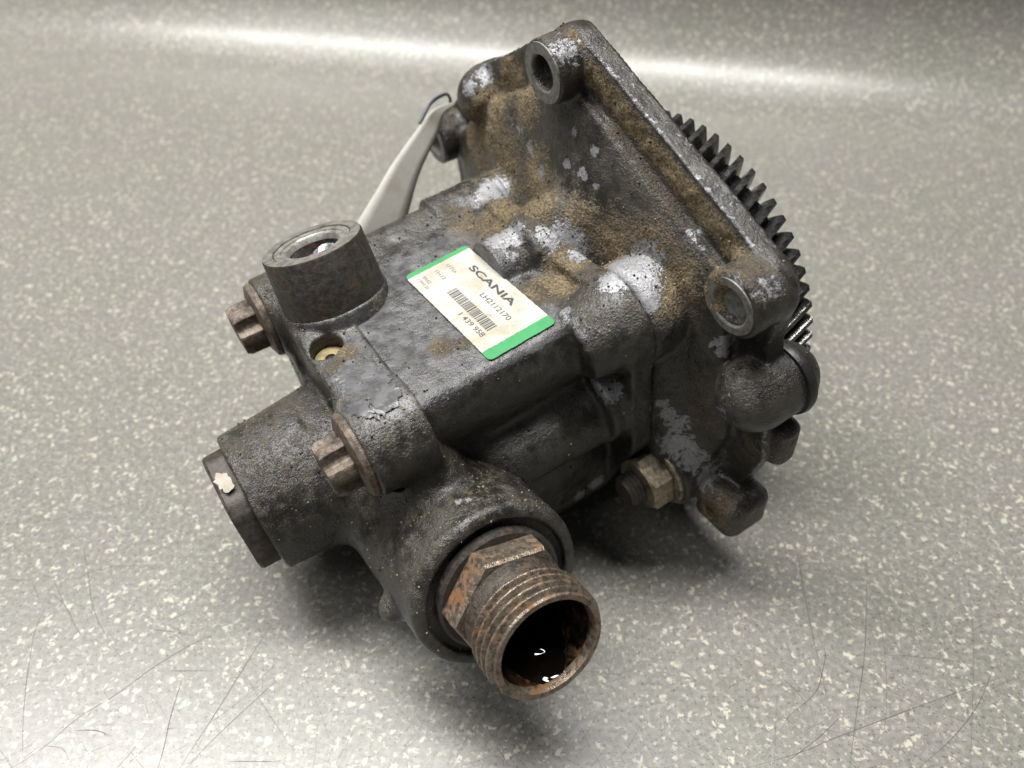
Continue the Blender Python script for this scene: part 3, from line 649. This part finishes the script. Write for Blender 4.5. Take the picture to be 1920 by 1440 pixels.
def tube(name, pts, r, mat, parent, seg=10):
    vs, fs = [], []; n = len(pts)
    for i, p in enumerate(pts):
        tv = np.array(pts[min(i+1, n-1)]) - np.array(pts[max(i-1, 0)]); tv = tv/np.linalg.norm(tv); x = np.cross(tv, (0.3, 0.2, 0.93)); x /= np.linalg.norm(x); y = np.cross(tv, x)
        for k in range(seg):
            th = 2*math.pi*k/seg; vs.append(V(*(np.array(p) + r*(x*math.cos(th) + y*math.sin(th)))))
    for i in range(n-1):
        for k in range(seg): fs.append((i*seg+k, i*seg+(k+1) % seg, (i+1)*seg+(k+1) % seg, (i+1)*seg+k))
    return mesh_obj(name, vs, fs, mat, parent)
tube('wire', catmull([(36, -106, 5.5), (44, -110, 9.5), (52, -114, 9), (58, -120, 4), (60, -125, -6), (56, -123, -15)], 6), 0.7, M['wire'], tag)

# ---- scratches worn into the laminate
SCR = [[(-175,175),(-169,164),(-163,152),(-157,143),(-149,134),(-140,125)],[(-179,152),(-179,140),(-176,128),(-172,115),(-167,102),(-162,91)],[(-180,155),(-171,148),(-165,141),(-158,134)],[(-110,138),(-120,132),(-130,124),(-139,115),(-150,106),(-157,97),(-165,90)],[(-90,143),(-96,127),(-102,110),(-107,97),(-110,89)],[(-82,122),(-93,109),(-102,98),(-108,89)],[(-135,139),(-127,138),(-116,136)],[(-118,120),(-118,107),(-117,96),(-117,89)],[(-130,168),(-117,167)],[(-199,160),(-190,160)],[(-172,160),(-168,163),(-164,165)],[(-166,163),(-161,163)],[(-123,123),(-116,123),(-110,123)],[(-149,102),(-142,102),(-136,100)],[(-157,97),(-151,96),(-147,92)],[(-94,92),(-87,92),(-77,92)],[(88,175),(91,163),(95,152)],[(116,173),(114,156),(112,134),(111,117),(110,111)],[(114,137),(115,130),(112,123),(108,116),(102,111),(96,107),(91,101)],[(97,120),(101,115),(103,110)],[(177,121),(157,115),(132,107),(108,99),(97,95),(74,89)],[(174,124),(163,111),(150,100),(133,89)],[(182,165),(171,134),(161,111),(151,89)],[(145,175),(131,134),(120,109),(111,89)],[(141,150),(137,131),(131,111),(124,96)],[(137,129),(151,128),(166,126)],[(114,107),(103,99),(88,90)]]
def scratches():
    vs, fs = [], []
    def strip(pts, w0):
        n0 = len(vs); n = len(pts); r1 = random.uniform(0.5, 1)
        for i, p in enumerate(pts):
            t = pts[min(i+1, n-1)] - pts[max(i-1, 0)]; t = t/max(1e-9, np.linalg.norm(t)); nn = np.array((-t[1], t[0])); e = i/(n-1)
            w = w0*(0.25 + 0.75*math.sin(math.pi*min(0.999, max(0.001, e))**r1))*random.uniform(0.8, 1.2)/2
            for q in (p+nn*w, p-nn*w): vs.append((q[0]*MM, q[1]*MM, 0.03*MM))
        for i in range(n-1): a = n0+2*i; fs.append((a, a+1, a+3, a+2))
    for k, l in enumerate(SCR):
        P = catmull([(x, y, 0) for x, y in l], 8); strip([np.array(p[:2]) for p in P], random.uniform(0.16, 0.34))
    for k in range(330):
        x, y = random.uniform(-215, 215), 86 + 150*random.random()**1.6; a = random.uniform(0, math.pi); L = random.uniform(3, 26)*(1 if random.random() < .8 else 2.5); cv = random.uniform(-0.2, 0.2)
        P = []
        for i in range(7):
            t = i/6-0.5; aa = a + cv*t; P.append(np.array((x + math.cos(aa)*L*t, y + math.sin(aa)*L*t)))
        strip(P, random.uniform(0.05, 0.15))
    o = mesh_obj('scratches', vs, fs, M['scratch'], None, smooth=False); o['kind'] = 'stuff'; o['label'] = 'fine dark scratches across the front of the worktop'; o['category'] = 'scratches'
scratches()

# ---- chip of white primer left on the valve plug
def chip():
    vs, fs = [], []; n = 9
    for i in range(n):
        for k in range(n):
            x, y = i/(n-1)*2-1, k/(n-1)*2-1; sq = 1/max(1e-6, max(abs(x), abs(y)))*math.hypot(x, y) if (x or y) else 1
            x, y = x/sq, y/sq; an = math.atan2(y, x); j = 0.85 + 0.2*math.sin(2*an + 1) + 0.12*math.sin(7*an) + random.uniform(-.1, .1)
            th = CH[1] + x*j*CH[2]; z = CH[0] + y*j*CH[3]; r = 23.75; vs.append((r*math.cos(th)*MM, r*math.sin(th)*MM, z*MM))
    for i in range(n-1):
        for k in range(n-1): fs.append((i*n+k, i*n+k+1, (i+1)*n+k+1, (i+1)*n+k))
    mesh_obj('primer_chip', vs, fs, M['primer'], plug)
# ---- loose grains of dirt lodged on the castings
def crumbs(name, col, count, smin_, smax_, seed, weight, base_):
    r = np.random.default_rng(seed); ico = bmesh.new(); bmesh.ops.create_icosphere(ico, subdivisions=1, radius=1.0)
    iv = np.array([v.co[:] for v in ico.verts]); ifc = [tuple(v.index for v in f.verts) for f in ico.faces]; ico.free()
    vs, fs = [], []
    for o in [x for x in pump.children if x.name in ('end_cover', 'main_body', 'flange_housing')]:
        me = o.data; n = len(me.vertices); co = np.zeros(n*3, np.float32); me.vertices.foreach_get('co', co); co = co.reshape(-1, 3)
        no = np.zeros(n*3, np.float32); me.vertex_normals.foreach_get('vector', no); no = no.reshape(-1, 3)
        du = np.zeros(n, np.float32); me.attributes['dust'].data.foreach_get('value', du)
        w = np.clip(no[:, 2] + 0.15, 0, 1)*(base_ + du**weight); w[no[:, 2] < -0.1] = 0; w /= w.sum()
        for i in r.choice(n, count, p=w):
            sz = (smin_ + (smax_-smin_)*r.random()**3)*MM; q = iv*(0.6 + 0.8*r.random((len(iv), 1)))*sz + co[i] + no[i]*sz*0.3
            b = len(vs); vs += [tuple(x) for x in q]; fs += [tuple(b+k for k in f) for f in ifc]
    o = mesh_obj(name, vs, fs, flat(name + '_mat', col, 0.9), pump, smooth=False); o['kind'] = 'stuff'
CH = (4.6, R(56), 0.17, 3.4); chip()
crumbs('tan_grains', (0.24, 0.185, 0.10), 800, 0.10, 0.40, 3, 2.5, 0.025)
crumbs('dark_grains', (0.02, 0.018, 0.015), 520, 0.10, 0.50, 4, 0.6, 0.1)

# ---- steel bushes in the flange bosses
for (bb, r0, dish) in ((B1, 5.6, 7.0), (B2, 6.2, 1.6), (LB, 5.8, 7.0)):
    bu = lathe('bush', [(9.6 if bb != B2 else 9.4, -1.0), (9.5 if bb != B2 else 9.0, 0.35), (r0+0.5, 0.4), (r0, 0.0), (r0-0.2, -dish), (0, -dish-0.4)], M['bush'], pump, 64, closed=True)
    put(bu, (46.0 if bb != LB else 44.0, *bb), (-1, 0, 0))
# ---- thick paint peeling off the cover beside the lower bolt
def flake():
    nA, nB = 40, 56; g = np.stack(np.meshgrid(np.linspace(-55, -38.5, nA), np.linspace(-6, 27, nB), indexing='ij'), -1).reshape(-1, 2)
    x = np.stack([g[:, 0], g[:, 1], np.full(len(g), 8.0)], 1)
    for _ in range(40): x[:, 2] -= np.clip(f_cover([x[:, 0], x[:, 1], x[:, 2]]), 0, 3)*0.8
    u = (g[:, 0] + 46.8)/8.2; w = (g[:, 1] - 11)/15.0; rr = np.sqrt(u*u + w*w) + (vnoise(np.c_[g, g[:, 0]*0], 0.35, 21)-0.5)*0.9 + (vnoise(np.c_[g, g[:, 0]*0], 1.0, 22)-0.5)*0.3
    lift = 0.16 + 0.6*np.clip((rr-0.8)/0.2, 0, 1)**2*np.clip(w+0.2, 0, 1) + 0.25*(vnoise(np.c_[g, g[:, 0]*0], 0.30, 23)-0.4)
    x[:, 2] += np.maximum(lift, 0.08); ok = (rr < 1.0) & (x[:, 2] > -9)
    vs = [V(*q) for q in x] + [V(q[0], q[1], q[2]-0.2) for q in x]; n = nA*nB; fs = []
    for i in range(nA-1):
        for k in range(nB-1):
            q = (i*nB+k, (i+1)*nB+k, (i+1)*nB+k+1, i*nB+k+1)
            if all(ok[j] for j in q): fs.append(q[::-1]); fs.append(tuple(j+n for j in q))
    bm = bmesh.new(); bv = [bm.verts.new(v) for v in vs]
    for f in fs: bm.faces.new([bv[j] for j in f])
    bmesh.ops.delete(bm, geom=[v for v in bm.verts if not v.link_faces], context='VERTS')
    me = bpy.data.meshes.new('peeling_paint'); bm.to_mesh(me); bm.free(); me.materials.append(M['flake']); me.shade_smooth(); link(bpy.data.objects.new('peeling_paint', me), pump)
def mat_flake():
    t = NT('glossy_grey_paint'); n = t.noise(0.25, 3)
    c = t.mix(t.sm(n, 0.35, 0.65), (0.075, 0.075, 0.079), (0.135, 0.134, 0.139)); c = t.mix(t.math('MULTIPLY', t.sm(t.noise(2.2, 2), 0.63, 0.68), 0.7), c, (0.05, 0.04, 0.03))
    return t.fin(c, 0.33, 0.0, t.bump(n, 0.7, 0.7))
M['flake'] = mat_flake(); flake()
